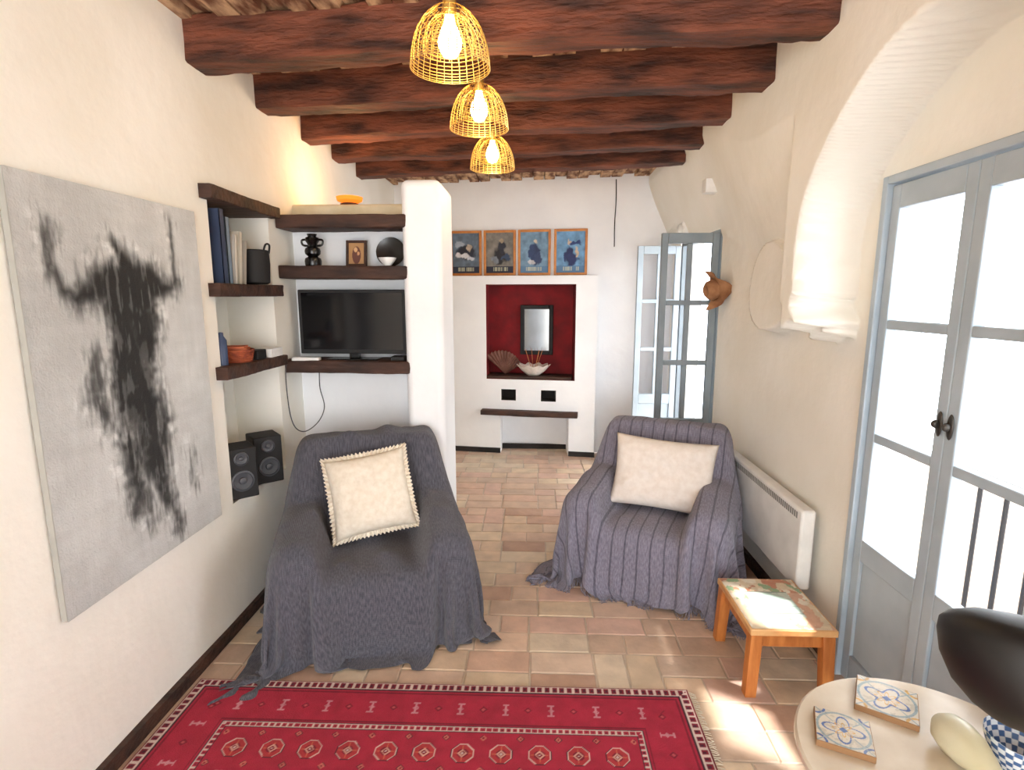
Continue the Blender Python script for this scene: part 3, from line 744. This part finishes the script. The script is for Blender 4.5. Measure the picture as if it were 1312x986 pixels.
# alcove ornaments
ZS=1.762
v=thing('vase','black double-bulb vase with two small handles','vase',(-1.27,3.13,ZS))
mb=MB(); mb.lathe([(0.03,0),(0.045,0.006),(0.047,0.03),(0.043,0.045),(0.026,0.055),(0.042,0.07),(0.044,0.085),(0.04,0.1),(0.022,0.112),(0.03,0.13),(0.04,0.145),(0.036,0.16),(0.022,0.165),(0.028,0.18),(0.022,0.18),(0.016,0.15)],24); mb.make('body',BLACK,parent=v)
for sx in (-1,1):
    mb=MB(); mb.tube(spl([(sx*0.025,0,0.115),(sx*0.055,0,0.12),(sx*0.06,0,0.145),(sx*0.035,0,0.15)]),0.006,8); mb.make('handle',BLACK,parent=v)
ic=thing('icon_picture','small wooden framed religious icon on the shelf','picture',(-1.03,3.16,ZS),rot=(math.radians(-8),0,0))
mb=MB()
for lo,hi in (((-0.06,-.01,0),(-0.045,.01,.15)),((0.045,-.01,0),(0.06,.01,.15)),((-0.045,-.01,0),(0.045,.01,.015)),((-0.045,-.01,.135),(0.045,.01,.15))): mb.box(lo,hi)
mb.make('frame',SHELFW,parent=ic,bevel=0.002)
n=40; u=np.linspace(0,1,n); Ug,Vg=np.meshgrid(u,u,indexing='ij')
dd=np.sqrt(((Ug-0.5)/0.28)**2+((Vg-0.42)/0.42)**2); cl=np.zeros((n,n,3))+C((170,128,84)); cl[dd<1]=C((96,52,40)); d2=np.sqrt(((Ug-.45)/.12)**2+((Vg-.68)/.12)**2); cl[d2<1]=C((206,164,120)); d2=np.sqrt(((Ug-.62)/.08)**2+((Vg-.5)/.09)**2); cl[d2<1]=C((200,150,110))
ICM=attrmat('painted_print',rough=0.6)
sheet('icon_panel',-0.045+Ug*0.09,np.full_like(Ug,-0.003),0.015+Vg*0.12,ICM,cols=cl,parent=ic)
pl=thing('plate','round black plate standing upright on the shelf','plate',(-0.84,3.20,ZS),rot=(math.radians(-10),0,0))
mb=MB(); mb.T=Matrix.Translation((0,0,0.085))@Matrix.Rotation(math.pi/2,4,'X'); mb.lathe([(0.001,0.0),(0.05,0.0),(0.085,0.012),(0.085,0.016),(0.05,0.006),(0.001,0.006)],36); mb.make('dish',BLACK,parent=pl)
mb=MB(); mb.lathe([(0.015,0),(0.022,0.004),(0.042,0.03),(0.05,0.045),(0.046,0.045),(0.036,0.028),(0.016,0.01)],28); o=mb.make('bowl',WHITEP,loc=(-0.83,3.09,ZS)); tag(o,'small white ceramic bowl in front of the black plate','bowl')
al=thing('accent_lamp','small glowing amber glass lamp on top of the alcove','lamp',(-1.12,3.36,2.13))
mb=MB(); mb.lathe([(0.05,0),(0.055,0.01),(0.045,0.015)],20); mb.make('base',SHELFW,parent=al)
mb=MB(); mb.lathe([(0.045,0.015),(0.075,0.03),(0.08,0.05),(0.06,0.055)],12); mb.make('lamp_shade',mat('amber_glass',(230,130,40),emit=(255,120,30),es=1.2),parent=al)
ld=bpy.data.lights.new('accent_light','POINT'); ld.energy=7; ld.color=(1,0.6,0.25); ld.shadow_soft_size=0.05
l=bpy.data.objects.new('accent_light',ld); l.location=(-1.12,3.5,2.28); COL.objects.link(l)

# niche books etc.
def book(y,th,hh,dp,col,z,lean,label):
    r=thing('book',label,'book',(-1.42,y,z),group='books and folders in the wall niche',rot=(math.radians(lean),0,0))
    mb=MB(); mb.box((-dp,0,0),(0,0.003,hh)); mb.box((-dp,th-0.003,0),(0,th,hh)); mb.box((-0.003,0,0),(0,th,hh)); mb.make('cover',mat('cover_%d_%d_%d'%col,col,rough=0.6),parent=r)
    mb=MB(); mb.box((-dp+0.004,0.003,0.004),(-0.003,th-0.003,hh-0.004)); mb.make('pages',mat('paper',(235,230,215),rough=0.9),parent=r)
Z2=1.655
book(2.47,0.035,0.33,0.2,(52,66,96),Z2,0,'tall dark blue binder standing upright')
book(2.515,0.03,0.30,0.2,(120,140,160),Z2,0,'grey-blue hardback standing upright')
book(2.56,0.02,0.23,0.18,(232,228,220),Z2,-6,'slim white book leaning on its neighbour')
book(2.595,0.025,0.25,0.18,(225,220,205),Z2,-8,'cream paperback leaning sideways')
book(2.64,0.02,0.21,0.17,(205,200,190),Z2,-9,'pale grey booklet leaning sideways')
bg=thing('storage_bag','black fabric storage pouch on the niche shelf','bag',(-1.46,2.82,Z2))
mb=MB(); mb.lathe([(0.06,0),(0.075,0.01),(0.08,0.1),(0.078,0.17),(0.07,0.175),(0.06,0.1)],20); mb.make('body',BLACKM,parent=bg)
mb=MB(); mb.tube(spl([(0.07,-0.03,0.16),(0.08,-0.02,0.2),(0.08,0.02,0.2),(0.07,0.03,0.16)]),0.005,6); mb.make('handle',BLACKM,parent=bg)
Z3=1.274
mb=MB(); mb.lathe([(0.02,0),(0.024,0.005),(0.024,0.12),(0.012,0.14),(0.012,0.155),(0.004,0.157)],18); tag(mb.make('bottle',mat('blue_grey_plastic',(60,76,110),rough=0.4),loc=(-1.45,2.45,Z3)),'slim dark blue bottle on the niche shelf','bottle')
bk=thing('basket','small red-brown woven basket with papers','basket',(-1.47,2.60,Z3))
mb=MB()
for i in range(7): mb.ring((0,0,0.006+i*0.009),0.07+i*0.002,0.005,28,6)
mb.make('body',mat('red_wicker',(170,84,50),(120,50,34),scale=30,rough=0.8),parent=bk)
mb=MB(); mb.T=Matrix.Rotation(0.3,4,'Z'); mb.box((-0.06,-0.04,0.062),(0.06,0.04,0.072)); mb.box((-0.05,-0.05,0.072),(0.05,0.045,0.08)); mb.make('papers',mat('orange_paper',(206,120,70),(180,80,60),rough=0.8),parent=bk)
mb=MB(); mb.box((-1.50,2.80,Z3),(-1.39,2.93,Z3+0.045)); mb.box((-1.389,2.82,Z3+0.012),(-1.386,2.9,Z3+0.03)); tag(mb.make('router',WHITEP,bevel=0.006),'small white plastic router box on the niche shelf','router')
mb=MB(); mb.box((-1.5,2.68,Z3),(-1.4,2.77,Z3+0.05)); tag(mb.make('clock_box',BLACKM,bevel=0.006),'small black box on the niche shelf','box')
sp=thing('speaker','black bookshelf speaker with two round cones','speaker',(-1.405,2.455,0.625),rotz=math.radians(42),group='pair of black speakers')
mb=MB(); mb.box((-0.07,-0.0,0),(0.07,0.15,0.25)); mb.make('cabinet',BLACKM,parent=sp,bevel=0.006)
CONE=mat('speaker_cone',(70,72,78),rough=0.4)
for z,r_ in ((0.09,0.052),(0.20,0.033)):
    mb=MB(); mb.T=Matrix.Translation((0,-0.004,z))@Matrix.Rotation(math.pi/2,4,'X'); mb.lathe([(r_,-0.004),(r_,0.004),(r_*0.86,0.006),(r_*0.8,0.0),(r_*0.35,-0.003),(r_*0.3,0.004),(r_*0.1,0.007)],28); mb.make('cone',CONE,parent=sp)
sp2=dup(sp,(-1.385,2.68,0.625),math.radians(42))

# ------------------------------------------------------------ posters
FR=mat('orange_frame_wood',(206,134,64),(180,108,46),scale=12,rough=0.45)
def poster(cx,k):
    W_,H_=0.325,0.44; yb=ybw(cx)-0.016
    r=thing('framed_poster',['orange-framed poster with a pale reclining figure on blue','orange-framed poster of a seated dark figure','orange-framed poster with a dark standing figure on pale blue','orange-framed poster of a dancer in dark blue'][k],'poster',(cx,yb,1.795),rotz=math.atan(SK),group='four framed posters in a row')
    mb=MB(); f=0.024
    mb.box((-W_/2,-0.012,0),(-W_/2+f,0.008,H_)); mb.box((W_/2-f,-0.012,0),(W_/2,0.008,H_)); mb.box((-W_/2+f,-0.012,0),(W_/2-f,0.008,f)); mb.box((-W_/2+f,-0.012,H_-f),(W_/2-f,0.008,H_))
    mb.make('frame',FR,parent=r,bevel=0.003)
    nu,nv=66,94; u=np.linspace(0,1,nu);v=np.linspace(0,1,nv); U_,V_=np.meshgrid(u,v,indexing='ij')
    n_=fbm(U_*7,V_*9,200+k*9,4)
    bgc=[(92,108,126),(126,122,116),(110,142,168),(104,148,186)][k]
    cl=np.zeros((nu,nv,3))+C(bgc); cl*= (0.5+1.0*n_)[...,None]
    wu=U_+0.22*(n_-0.5); wv=V_+0.2*(fbm(U_*6,V_*6,300+k,4)-0.5)
    def el(cx_,cy_,rx,ry,col):
        d_=np.sqrt(((wu-cx_)/rx)**2+((wv-cy_)/ry)**2); a_=(1-sst(0.75,1.15,d_))[...,None]
        cl[...]=cl*(1-a_)+a_*C(col)*(0.6+0.8*n_)[...,None]
    if k==0: el(.5,.50,.36,.2,(24,30,48)); el(.4,.42,.28,.08,(206,206,212)); el(.62,.62,.09,.07,(180,166,150)); el(.72,.35,.14,.06,(190,196,210)); el(.3,.75,.2,.08,(150,160,176))
    if k==1: el(.5,.42,.26,.22,(26,28,38)); el(.55,.62,.14,.14,(34,40,56)); el(.55,.77,.07,.055,(170,150,126)); el(.3,.35,.14,.10,(130,138,150)); el(.72,.40,.14,.08,(50,70,100))
    if k==2: el(.52,.45,.13,.26,(34,52,90)); el(.40,.52,.10,.14,(40,60,100)); el(.54,.76,.07,.055,(190,176,156)); el(.66,.34,.12,.16,(44,60,96)); el(.4,.28,.12,.05,(190,190,196))
    if k==3: el(.45,.42,.16,.26,(24,36,80)); el(.55,.32,.22,.14,(30,44,92)); el(.45,.76,.07,.055,(196,174,150)); el(.66,.74,.20,.045,(36,56,110)); el(.72,.5,.06,.14,(196,174,150))
    rl_=random.Random(k)
    x=0.2
    cl[(V_<0.17)]=C((26,36,60)) if k<2 else C((86,124,160))
    while x<0.8:
        wd=rl_.uniform(0.06,0.09); m_=(U_>x)&(U_<x+wd-0.02)&(V_>0.05)&(V_<0.14)&(np.abs(U_-x-wd*0.4)+0*V_>0.012); cl[m_]=C((206,206,180)); x+=wd
    iw=W_-2*f; ih=H_-2*f
    sheet('print',-iw/2+U_*iw,np.full_like(U_,-0.002),f+V_*ih,ICM,cols=cl,parent=r)
for k,cx in enumerate((-0.70,-0.355,-0.01,0.345)): poster(cx,k)
mi=thing('mirror','black framed rectangular mirror hung inside the red niche','mirror',(0.02,ybw(0.02)+0.115,0.99),rot=(0,0,math.atan(SK)))
mb=MB(); fw=0.042; HM=0.51
for lo,hi in (((-0.17,-.02,0),(-0.17+fw,.012,HM)),((0.17-fw,-.02,0),(0.17,.012,HM)),((-0.17+fw,-.02,0),(0.17-fw,.012,fw)),((-0.17+fw,-.02,HM-fw),(0.17-fw,.012,HM))): mb.box(lo,hi)
mb.make('frame',BLACKM,parent=mi,bevel=0.006)
mb=MB(); mb.box((-0.128,-0.004,0.042),(0.128,0.0,HM-0.042)); mb.make('mirror_glass',mat('mirror_silver',(190,198,206),rough=0.12,metal=1.0),parent=mi)
bw=thing('shell_bowl','white scalloped ceramic bowl on the niche ledge','bowl',(-0.01,ybw(0)-0.06,0.797))
vs=[];fs=[];prof=[(0.05,0),(0.07,0.01),(0.12,0.05),(0.165,0.105),(0.16,0.107),(0.11,0.055),(0.06,0.02),(0.001,0.018)]; n=60
for j,(r_,z) in enumerate(prof):
    for i in range(n):
        a=2*math.pi*i/n; q=r_*(1+0.07*(r_/0.165)**2*math.cos(a*10)); vs.append((q*math.cos(a),q*0.8*math.sin(a),z+0.01*(r_/0.165)**3*math.cos(a*10)))
for j in range(len(prof)-1):
    for i in range(n):
        k=(i+1)%n; fs.append((j*n+i,j*n+k,(j+1)*n+k,(j+1)*n+i))
fs.append(tuple(range(n))[::-1])
mb=MB(); mb.add(vs,fs); mb.make('body',mat('pearl_ceramic',(226,216,206),(190,178,168),scale=14,rough=0.3),parent=bw)
for k in range(7):
    a=k*0.9; mb=MB(); mb.cyl((0.02*math.cos(a),0.02*math.sin(a),0.05),(0.09*math.cos(a),0.06*math.sin(a),0.26),0.002,5); mb.make('reed',PINE,parent=bw)
fn=thing('shell_fan','brown fan-shaped shell standing in the niche corner','shell',(-0.30,ybw(-0.3)-0.02,0.797),rotz=0.3)
vs=[(0,0,0)];fs=[]
for i in range(25):
    a=math.radians(20+i*4.6); rr_=0.24*(1+0.02*math.cos(i*math.pi)); vs.append((rr_*math.cos(a)-0.04,0.012*math.cos(i*math.pi)+0.05,rr_*math.sin(a))); 
for i in range(24): fs.append((0,i+1,i+2))
mb=MB(); mb.add(vs,fs); o=mb.make('shell',mat('brown_shell',(150,110,96),(110,72,62),scale=10,rough=0.6),parent=fn,smooth=0)
so=o.modifiers.new('s','SOLIDIFY'); so.thickness=0.006

WR=thing('wall_cable','thin black cable hanging down the white wall','cable',(0.76,ybw(0.76)-0.008,2.68))
mb=MB(); mb.tube(spl([(0,0,0),(0.004,0,-0.2),(-0.003,0,-0.4),(0.0,0,-0.62)]),0.005,6); mb.make('wire',BLACKM,parent=WR)
mb=MB(); mb.box((1.12,3.79,2.27),(1.22,3.88,2.36)); tag(mb.make('junction_box',WHITEP,bevel=0.006),'square white junction box on the plaster wall','box')
mb=MB(); mb.T=Matrix.Translation((1.22,4.75,2.15)); mb.ball((0,0,0),(0.035,0.035,0.04),16,10); mb.box((0.0,-0.03,-0.05),(0.06,0.03,0.05)); tag(mb.make('motion_sensor',WHITEP,bevel=0.0),'small white motion sensor above the far door','sensor')
hat=thing('hanging_hat','brown felt hat hanging on the plaster wall','hat',(1.225,3.80,1.64))
HT=mat('brown_felt',(176,128,90),(134,90,60),scale=12,rough=0.9,bump=0.3,bscale=40)
Rm=Matrix.Rotation(math.radians(-100),4,'Y')@Matrix.Rotation(0.35,4,'X')
mb=MB(); mb.T=Rm@Matrix.Scale(1.35,4,Vector((1,0,0))); mb.lathe([(0.050,0.0),(0.050,0.03),(0.045,0.06),(0.030,0.08),(0.01,0.066)],24); mb.make('crown',HT,parent=hat)
mb=MB(); mb.T=Rm@Matrix.Scale(1.35,4,Vector((1,0,0)))
n=36;vs=[];fs=[]
for j,r_ in enumerate((0.048,0.07,0.095)):
    for i in range(n):
        a=2*math.pi*i/n; vs.append((r_*math.cos(a)*(1+0.1*math.sin(3*a)),r_*math.sin(a),(0.024*math.cos(2*a+0.5)+0.012*math.sin(5*a))*(j)))
for j in range(2):
    for i in range(n): k=(i+1)%n; fs.append((j*n+i,j*n+k,(j+1)*n+k,(j+1)*n+i))
mb.add(vs,fs); o=mb.make('brim',HT,parent=hat,smooth=180); so=o.modifiers.new('s','SOLIDIFY'); so.thickness=0.004

# ------------------------------------------------------------ radiator
ra=thing('radiator','white electric panel radiator mounted low on the wall','radiator',(1.24,2.37,0.255))
mb=MB(); mb.box((-0.03,0,0),(0.035,1.0,0.385)); mb.make('panel',WHITEP,parent=ra,bevel=0.012,seg=3)
mb=MB()
for i in range(46): mb.box((-0.0315,0.04+i*0.02,0.335),(-0.0295,0.052+i*0.02,0.365))
mb.make('grille',mat('grille_grey',(140,140,138),rough=0.6),parent=ra)
for yy in (0.15,0.8):
    mb=MB(); mb.box((0.035,yy,0.1),(0.065,yy+0.04,0.3)); mb.make('bracket',WHITEP,parent=ra)

# ------------------------------------------------------------ side table
st=thing('side_table','low pine side table with worn painted tile top','table',(1.03,2.19,0))
TW,TD,TH=0.34,0.40,0.30
for sx in (-1,1):
    for sy in (-1,1):
        mb=MB(); x=sx*(TW/2-0.03);y=sy*(TD/2-0.03)
        mb.add([(x-.022+sx*.012,y-.022+sy*.01,0),(x+.022+sx*.012,y-.022+sy*.01,0),(x+.022+sx*.012,y+.022+sy*.01,0),(x-.022+sx*.012,y+.022+sy*.01,0),(x-.024,y-.024,TH-.028),(x+.024,y-.024,TH-.028),(x+.024,y+.024,TH-.028),(x-.024,y+.024,TH-.028)],
          [(0,3,2,1),(4,5,6,7),(0,1,5,4),(1,2,6,5),(2,3,7,6),(3,0,4,7)])
        mb.make('leg',PINE,parent=st,bevel=0.003)
mb=MB(); a_=0.045
mb.box((-TW/2+a_,-TD/2+.02,TH-.085),(TW/2-a_,-TD/2+.038,TH-.028)); mb.box((-TW/2+a_,TD/2-.038,TH-.085),(TW/2-a_,TD/2-.02,TH-.028))
mb.box((-TW/2+.02,-TD/2+a_,TH-.085),(-TW/2+.038,TD/2-a_,TH-.028)); mb.box((TW/2-.038,-TD/2+a_,TH-.085),(TW/2-.02,TD/2-a_,TH-.028)); mb.make('apron',PINE,parent=st,bevel=0.002)
mb=MB(); mb.box((-TW/2,-TD/2,TH-.028),(TW/2,TD/2,TH-.001)); mb.make('top_board',mat('worn_board',(222,176,120),(200,140,84),scale=9,rough=0.5),parent=st,bevel=0.004)
nu,nv=90,104; u=np.linspace(0,1,nu);v=np.linspace(0,1,nv); U_,V_=np.meshgrid(u,v,indexing='ij')
cl=np.zeros((nu,nv,3))+C((208,190,162)); q=fbm(U_*5,V_*5,400,4); q2=fbm(U_*6+30,V_*6,410,4); q3=fbm(U_*9+3,V_*8,420,3)
cl[(V_>0.55)&(q>0.5)]=C((134,160,124)); cl[(V_>0.6)&(q2>0.58)]=C((184,124,98)); cl[(U_>0.55)&(q2>0.52)&(V_<.7)]=C((200,156,130)); cl[(q3>0.62)]=C((218,208,190))
m_=(U_>0.22)&(U_<0.78)&(V_>0.22)&(V_<0.72); cl[m_]=C((184,196,186)); cl[m_&(q>0.55)]=C((166,186,176))
ln=(np.abs((V_*7)%1-0.5)>0.46)&m_; cl[ln]=C((130,140,130))
cl*=(0.85+0.3*fbm(U_*20,V_*20,430,3))[...,None]
sheet('painted_top',-TW/2+.008+U_*(TW-.016),-TD/2+.008+V_*(TD-.016),np.full_like(U_,TH),attrmat('painted_tiles',rough=0.4),cols=cl,parent=st)

# ------------------------------------------------------------ round table and things on it
TZ=0.50
rt=thing('round_table','round pale marble-topped pedestal table','table',(0.975,1.15,0))
mb=MB(); mb.lathe([(0.02,TZ-.026),(0.31,TZ-.026),(0.32,TZ-.018),(0.32,TZ-.006),(0.314,TZ),(0.02,TZ)],72); mb.make('table_top',mat('pale_marble',(226,216,198),(206,192,170),scale=5,rough=0.25,lo=.4,hi=.62),parent=rt)
mb=MB(); mb.lathe([(0.19,0),(0.2,0.012),(0.17,0.03),(0.05,0.05),(0.028,0.09),(0.028,TZ-.06),(0.08,TZ-.026)],40); mb.make('pedestal',IRON,parent=rt)
def tile(loc,rz,label,seed,sz=0.07):
    r=thing('ceramic_tile',label,'tile',loc,rz,group='patterned ceramic tiles on the round table')
    e_=sz+0.002
    mb=MB(); mb.box((-e_,-e_,0),(e_,e_,.017)); mb.make('body',mat('cork_brown',(150,112,76),rough=0.8),parent=r,bevel=0.002)
    n=90; a=np.linspace(-1,1,n); A,B=np.meshgrid(a,a,indexing='ij')
    th=np.arctan2(B,A); rad=np.hypot(A,B); cl=np.zeros((n,n,3))+C((204,194,176))
    bl_=C((86,108,156)); gd_=C((200,158,92)); gr_=C((144,158,160))
    cl[(np.abs(rad-(0.55+0.2*np.cos(4*th+seed)))<0.05)]=bl_
    cl[(np.abs(rad-(0.28+0.12*np.cos(8*th)))<0.04)]=gd_
    cl[(np.abs(A)+np.abs(B)<0.16)]=bl_
    cl[(np.abs(rad-0.95)<0.05)]=gr_; cl[(np.abs(np.hypot(np.abs(A)-1,np.abs(B)-1)-0.35)<0.05)]=gd_ if seed else bl_
    cl[(np.abs(np.abs(A)-np.abs(B))<0.03)&(rad>0.5)]=gr_
    cl[(fbm(A*6+9,B*6+9,500+int(seed*5),3)>0.6)]*=0.8
    sheet('glazed_face',A*sz,B*sz,np.full_like(A,.0175),attrmat('glaze_%d'%int(seed*10),rough=0.2),cols=cl,parent=r)
tile((0.785,1.242,TZ+.0005),math.radians(-24),'blue, white and ochre patterned ceramic tile coaster',0,0.061)
tile((0.963,1.358,TZ+.0005),math.radians(-32),'grey-blue star patterned ceramic tile coaster',1.5,0.069)
sh=thing('ceramic_gourd','cream gourd-shaped ceramic ornament lying on the round table','ornament',(1.025,1.165,TZ+0.047),rot=(0,math.radians(90),math.radians(-88)))
mb=MB(); mb.lathe([(0.002,-0.09),(0.02,-0.087),(0.04,-0.063),(0.047,-0.03),(0.043,0.01),(0.032,0.045),(0.022,0.07),(0.016,0.085),(0.004,0.092)],28); mb.make('body',mat('cream_glaze',(212,206,178),(194,186,150),scale=6,rough=0.35),parent=sh)
ck=thing('checked_bowl','blue and white checked ceramic bowl on the round table','bowl',(1.14,1.16,TZ))
n=48;m=18; a=np.linspace(0,2*math.pi,n*3+1); z=np.linspace(0,1,m*3); A,B=np.meshgrid(a,z,indexing='ij')
ckm=((np.floor(A/(2*math.pi)*28)+np.floor(B*7))%2)>0; cl=np.zeros(A.shape+(3,))+C((222,228,234)); cl[ckm]=C((70,100,146))
Rc=0.038+0.032*np.sin(B*1.5)
sheet('body',Rc*np.cos(A),Rc*np.sin(A),B*0.085+0.001,attrmat('checked_glaze',rough=0.25),cols=cl,parent=ck)
mb=MB(); mb.lathe([(0.0005,0.0),(0.038,0.0),(0.038,0.004),(0.0005,0.004)],24); mb.make('bottom',WHITEP,parent=ck)
dl=thing('desk_lamp','black metal desk lamp with a domed shade','lamp',(1.21,0.98,TZ))
mb=MB(); mb.lathe([(0.002,0),(0.06,0),(0.062,0.012),(0.05,0.02),(0.002,0.022)],32); mb.make('base',BLACK,parent=dl)
mb=MB(); mb.tube(spl([(0,0,0.02),(0.03,0.0,0.15),(0.03,-0.01,0.30),(-0.03,-0.02,0.42),(-0.12,-0.03,0.46),(-0.20,-0.01,0.47)]),0.008,10); mb.make('arm',BLACK,parent=dl)
crown=Vector((-0.42,-0.34,-0.84)).normalized()
mb=MB(); mb.T=Matrix.Translation((-0.265,0.0,0.42))@crown.to_track_quat('Z','Y').to_matrix().to_4x4()@Matrix.Scale(1.10,4)
mb.lathe([(0.002,-0.062),(0.04,-0.058),(0.085,-0.044),(0.115,-0.025),(0.126,-0.008),(0.125,0.012),(0.112,0.05),(0.085,0.088),(0.05,0.112),(0.02,0.122),(0.002,0.124)],44); mb.make('lamp_shade',mat('lamp_black',(12,12,13),rough=0.5),parent=dl,smooth=60)

# ------------------------------------------------------------ lights / world / camera
W=bpy.data.worlds.new('World'); SC.world=W; W.use_nodes=True
bgn=W.node_tree.nodes['Background']; bgn.inputs[0].default_value=(0.95,0.98,1.0,1); bgn.inputs[1].default_value=9.0
sd=bpy.data.lights.new('sun','SUN'); sd.energy=13; sd.angle=math.radians(3.5); sd.color=(1,0.95,0.88)
so=bpy.data.objects.new('sun',sd); COL.objects.link(so)
dirv=Vector((-0.49,0.27,-0.80)); so.rotation_euler=dirv.to_track_quat('-Z','Y').to_euler()
cd=bpy.data.cameras.new('camera'); cd.sensor_width=36; cd.lens=695/1312*36; cd.clip_start=0.05
co=bpy.data.objects.new('camera',cd); COL.objects.link(co)
co.location=(0,0,1.6); co.rotation_euler=(math.radians(90-9.4),0,math.radians(2.4))
SC.camera=co
